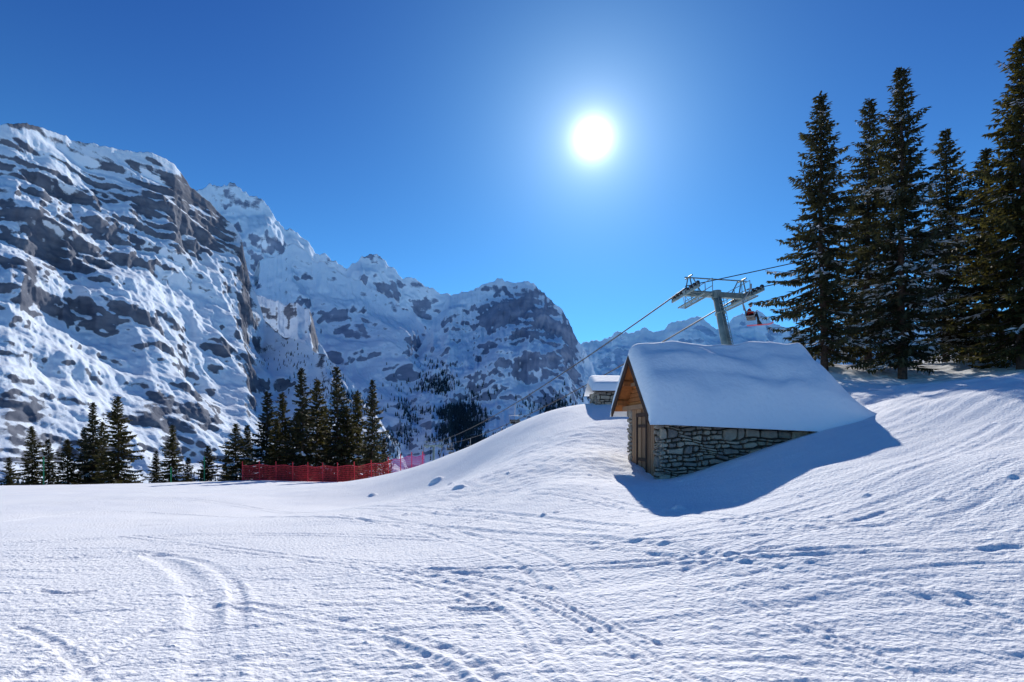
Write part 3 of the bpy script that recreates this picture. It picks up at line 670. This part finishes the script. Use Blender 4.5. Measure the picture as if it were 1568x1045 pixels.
def skier(seat, right, fwd):
    root = empty('skier')
    def W_(a, b, c): return seat+right*a+fwd*b+UP*c
    hd = W_(0, .08, .82)
    vs = [W_(0, -.02, .12), W_(0, -.03, .30), W_(0, .0, .50), W_(0, .03, .62),
          W_(-.19, .0, .52), W_(-.30, .16, .30), W_(-.22, .38, .26), W_(.19, .0, .52), W_(.30, .16, .30), W_(.22, .38, .26)]
    ed_ = [(0, 1), (1, 2), (2, 3), (2, 4), (4, 5), (5, 6), (2, 7), (7, 8), (8, 9)]
    rr = [.17, .16, .17, .075, .09, .065, .05, .09, .065, .05]
    def skinned(name, vs, ed_, rr, m):
        me = bpy.data.meshes.new(name); me.from_pydata([tuple(v) for v in vs], ed_, []); o = bpy.data.objects.new(name, me); sc.collection.objects.link(o); o.parent = root
        sk = o.modifiers.new('skin', 'SKIN'); sk.use_smooth_shade = True
        for i, r_ in enumerate(rr): me.skin_vertices[0].data[i].radius = (r_, r_)
        me.skin_vertices[0].data[0].use_root = True
        o.modifiers.new('sub', 'SUBSURF').levels = 1; me.materials.append(m); return o
    skinned('jacket', vs, ed_, rr, M_JACK)
    lv = [W_(0, 0, .12), W_(-.11, .08, .10), W_(-.13, .50, .12), W_(-.14, .58, -.28), W_(.11, .08, .10), W_(.13, .50, .12), W_(.14, .58, -.28)]
    skinned('trousers', lv, [(0, 1), (1, 2), (2, 3), (0, 4), (4, 5), (5, 6)], [.15, .11, .085, .07, .11, .085, .07], M_TROU)
    m = MB()
    for q in (-.14, .14):
        a = W_(q, .60, -.45); m.hexa([a+right*i*.055+fwd*j-UP*k for k in (.08,) for (i, j) in ((-1, -.1), (1, -.1), (1, .22), (-1, .22))]+[W_(q, .58, -.26)+right*i*.06+fwd*j for (i, j) in ((-1, -.09), (1, -.09), (1, .08), (-1, .08))], 0)
        sk0 = a-UP*.1
        pr_ = [(-.75, .0), (.6, 0), (.8, .05), (.92, .14)]
        for (j0, k0), (j1, k1) in zip(pr_[:-1], pr_[1:]):
            m.hexa([sk0+right*-.045+fwd*j0+UP*k0, sk0+right*.045+fwd*j0+UP*k0, sk0+right*.045+fwd*j1+UP*k1, sk0-right*.045+fwd*j1+UP*k1,
                    sk0+right*-.045+fwd*j0+UP*(k0+.02), sk0+right*.045+fwd*j0+UP*(k0+.02), sk0+right*.045+fwd*j1+UP*(k1+.02), sk0-right*.045+fwd*j1+UP*(k1+.02)], 1)
    m.obj('boots_and_skis', [M_BLACK, M_RED], root)
    bpy.ops.mesh.primitive_uv_sphere_add(segments=24, ring_count=16, radius=.105, location=hd); h_ = bpy.context.object; h_.name = 'head'; h_.scale = (.85, 1, 1.2); h_.data.materials.append(M_SKIN); h_.parent = root
    for p_ in h_.data.polygons: p_.use_smooth = True
    m = MB(); m.tube(hd+fwd*.085+UP*.01, hd+fwd*.125-UP*.025, .012, .018, 6, 0); m.box(hd+fwd*.09-UP*.06, right*.025, fwd*.012, UP*.006, 1)
    for q in (-1, 1): m.box(hd+right*.09*q, right*.012, fwd*.02, UP*.03, 0)
    m.box(hd+fwd*.085+UP*.03, right*.075, fwd*.03, UP*.032, 2); m.obj('face_and_goggles', [M_SKIN, M_JACK, M_BLACK], root)
    bpy.ops.mesh.primitive_uv_sphere_add(segments=24, ring_count=12, radius=.135, location=hd+UP*.045-fwd*.01); c_ = bpy.context.object; c_.name = 'helmet'; c_.parent = root; c_.data.materials.append(M_BLACK)
    for v_ in c_.data.vertices:
        if v_.co.z < -.01: v_.co.z = -.01
    m = MB()
    for q in (-1, 1):
        pc = W_(.22*q, .41, .27); m.box(pc+fwd*.03, right*.04, fwd*.045, UP*.018)
        for k in range(4):
            b0 = pc+fwd*.075+right*(-.032+.021*k); l_ = (.8, 1, .95, .75)[k]
            m.path([b0, b0+fwd*.035*l_-UP*.012, b0+fwd*.04*l_-UP*.05*l_, b0+fwd*.01-UP*.06*l_], .010, 6)
        m.path([pc-right*.04*q, pc-right*.06*q+fwd*.03-UP*.02, pc-right*.045*q+fwd*.05-UP*.05], .012, 6)
    m.obj('gloved_hands', [M_TROU], root)
    return root
# occupied chair arriving at the pylon on the right-hand rope
f_up = Vector((.90, -.436, 0)); r_up = Vector((-.436, -.90, 0))
g1 = PV(1150, 436, 39.0)
ch, seat = chair('chairlift_chair', g1, r_up, f_up, 2.3)
skier(seat-f_up*.1+r_up*.2, r_up, f_up)
for sd, k in ((-1, 28), (-1, 13), (1, 36), (1, 21), (1, 29)):
    chair('chairlift_chair', pts[sd][k], rt, fw)

# ------------------------------------------------------------------ red safety fence
fn = empty('red_safety_fence')
line = [(371, 49.5), (450, 49.2), (520, 48), (600, 45.5), (652, 43.5)]
wp = []
for (u0, d0), (u1, d1) in zip(line[:-1], line[1:]):
    for k in range(40):
        f = k/40; u = u0+(u1-u0)*f; d = d0+(d1-d0)*f; wp.append(((u-784)/F*d, d, u))
net = MB(); pol = MB(); HF = 1.4
zs = [gzf(a, b) for a, b, _ in wp]
for i in range(len(wp)-1):
    a = Vector((wp[i][0], wp[i][1], zs[i])); b = Vector((wp[i+1][0], wp[i+1][1], zs[i+1])); mi = 1 if wp[i][2] > 598 else 0
    sgv = (b-a); dr = Vector((sgv.x, sgv.y, 0)).normalized(); nrm = Vector((-dr.y, dr.x, 0))
    sg = .06*math.sin(i*.35)+.05
    for k in range(9):
        z_ = .06+k*(HF-.08-sg)/8; w = .010 if k not in (0, 8) else .03
        c = (a+b)/2+UP*z_; net.box(c, sgv/2, nrm*.006, UP*w, mi)
    c = a; net.box(c+UP*(HF/2+.02-sg/2), dr*.011, nrm*.007, UP*(HF/2-.04-sg/2), mi)
    if i % 13 == 0: pol.tube(a-UP*.3+nrm*.03, a+UP*(HF+.28)+nrm*.03, .04, .035, 8)
net.obj('netting', [M_RED, M_PINK], fn); pol.obj('fence_posts', [M_RED], fn)
for (u, v0, d) in ((67, 700, 49), (313, 700, 52), (262, 716, 52)):
    b = PV(u, 745, d); zb_ = gzf(b.x, d); zt_ = float(P(u, v0, d)[2])
    m = MB(); m.tube((b.x, d, zb_-.3), (b.x, d, zt_), .05, .045, 10); m.tube((b.x, d, zt_), (b.x, d, zt_+.06), .06, .02, 10); m.tube((b.x, d, zt_-.5), (b.x, d, zt_-.3), .065, .065, 10)
    m.obj('piste_marker_pole', [M_GREEN])

# ------------------------------------------------------------------ camera, sun, sky
cam = bpy.data.cameras.new('camera'); co = bpy.data.objects.new('camera', cam); sc.collection.objects.link(co)
cam.sensor_width = 36; cam.lens = 20.0; cam.shift_y = 137.5/1568; cam.clip_start = .05; cam.clip_end = 60000
co.location = (0, 0, EYE); co.rotation_euler = (math.pi/2, 0, 0); sc.camera = co
elev = math.asin(SUN_V.z); azim = math.atan2(SUN_V.x, SUN_V.y)
sl = bpy.data.lights.new('sun', 'SUN'); sl.energy = 5.0; sl.angle = math.radians(.5); sl.color = (1, .95, .88)
so = bpy.data.objects.new('sun', sl); sc.collection.objects.link(so); so.rotation_euler = SUN_V.to_track_quat('Z', 'Y').to_euler(); so.location = (0, 0, 50)
w = bpy.data.worlds.new('World'); sc.world = w; w.use_nodes = True
N = w.node_tree.nodes; L = w.node_tree.links; bg = N['Background']
sky = N.new('ShaderNodeTexSky'); sky.sky_type = 'NISHITA'; sky.sun_disc = False; sky.sun_elevation = elev; sky.sun_rotation = azim
sky.altitude = 1800; sky.air_density = 1.0; sky.dust_density = 0.1; sky.ozone_density = 5.0
hs = N.new('ShaderNodeHueSaturation'); hs.inputs['Saturation'].default_value = 1.3; L.new(sky.outputs[0], hs.inputs['Color'])
tint = N.new('ShaderNodeMix'); tint.data_type = 'RGBA'; tint.blend_type = 'MULTIPLY'; tint.inputs[0].default_value = 1; tint.inputs[7].default_value = (.02, .27, .86, 1)
L.new(hs.outputs[0], tint.inputs[6])
tc = N.new('ShaderNodeTexCoord'); dt = N.new('ShaderNodeVectorMath'); dt.operation = 'DOT_PRODUCT'; dt.inputs[1].default_value = SUN_V[:]
nrm = N.new('ShaderNodeVectorMath'); nrm.operation = 'NORMALIZE'; L.new(tc.outputs['Generated'], nrm.inputs[0]); L.new(nrm.outputs[0], dt.inputs[0])
ac = N.new('ShaderNodeMath'); ac.operation = 'ARCCOSINE'; L.new(dt.outputs['Value'], ac.inputs[0])
sepz = N.new('ShaderNodeSeparateXYZ'); L.new(nrm.outputs[0], sepz.inputs[0])
azn = N.new('ShaderNodeMath'); azn.operation = 'ABSOLUTE'; L.new(sepz.outputs[2], azn.inputs[0])
def expo(src, scale, amp, col, prev):
    m1_ = N.new('ShaderNodeMath'); m1_.operation = 'MULTIPLY'; m1_.inputs[1].default_value = -1/scale; L.new(src.outputs[0], m1_.inputs[0])
    m2_ = N.new('ShaderNodeMath'); m2_.operation = 'EXPONENT'; L.new(m1_.outputs[0], m2_.inputs[0])
    m3_ = N.new('ShaderNodeVectorMath'); m3_.operation = 'SCALE'; m3_.inputs[0].default_value = tuple(c*amp for c in col); L.new(m2_.outputs[0], m3_.inputs['Scale'])
    a_ = N.new('ShaderNodeVectorMath'); a_.operation = 'ADD'; L.new(prev, a_.inputs[0]); L.new(m3_.outputs[0], a_.inputs[1]); return a_.outputs[0]
R_ = math.radians
o_ = expo(ac, R_(.70), 60, (1, .98, .95), tint.outputs[2])
o_ = expo(ac, R_(3.8), 5.5, (.95, .98, 1), o_)
o_ = expo(ac, R_(13), 5.0, (.24, .68, .8), o_)      # circumsolar scattering
o_ = expo(azn, .20, 12.0, (.24, .82, .85), o_)     # horizon haze
L.new(o_, bg.inputs[0])
bg.inputs[1].default_value = .1
sc.view_settings.view_transform = 'Standard'; sc.view_settings.look = 'None'; sc.view_settings.exposure = 0
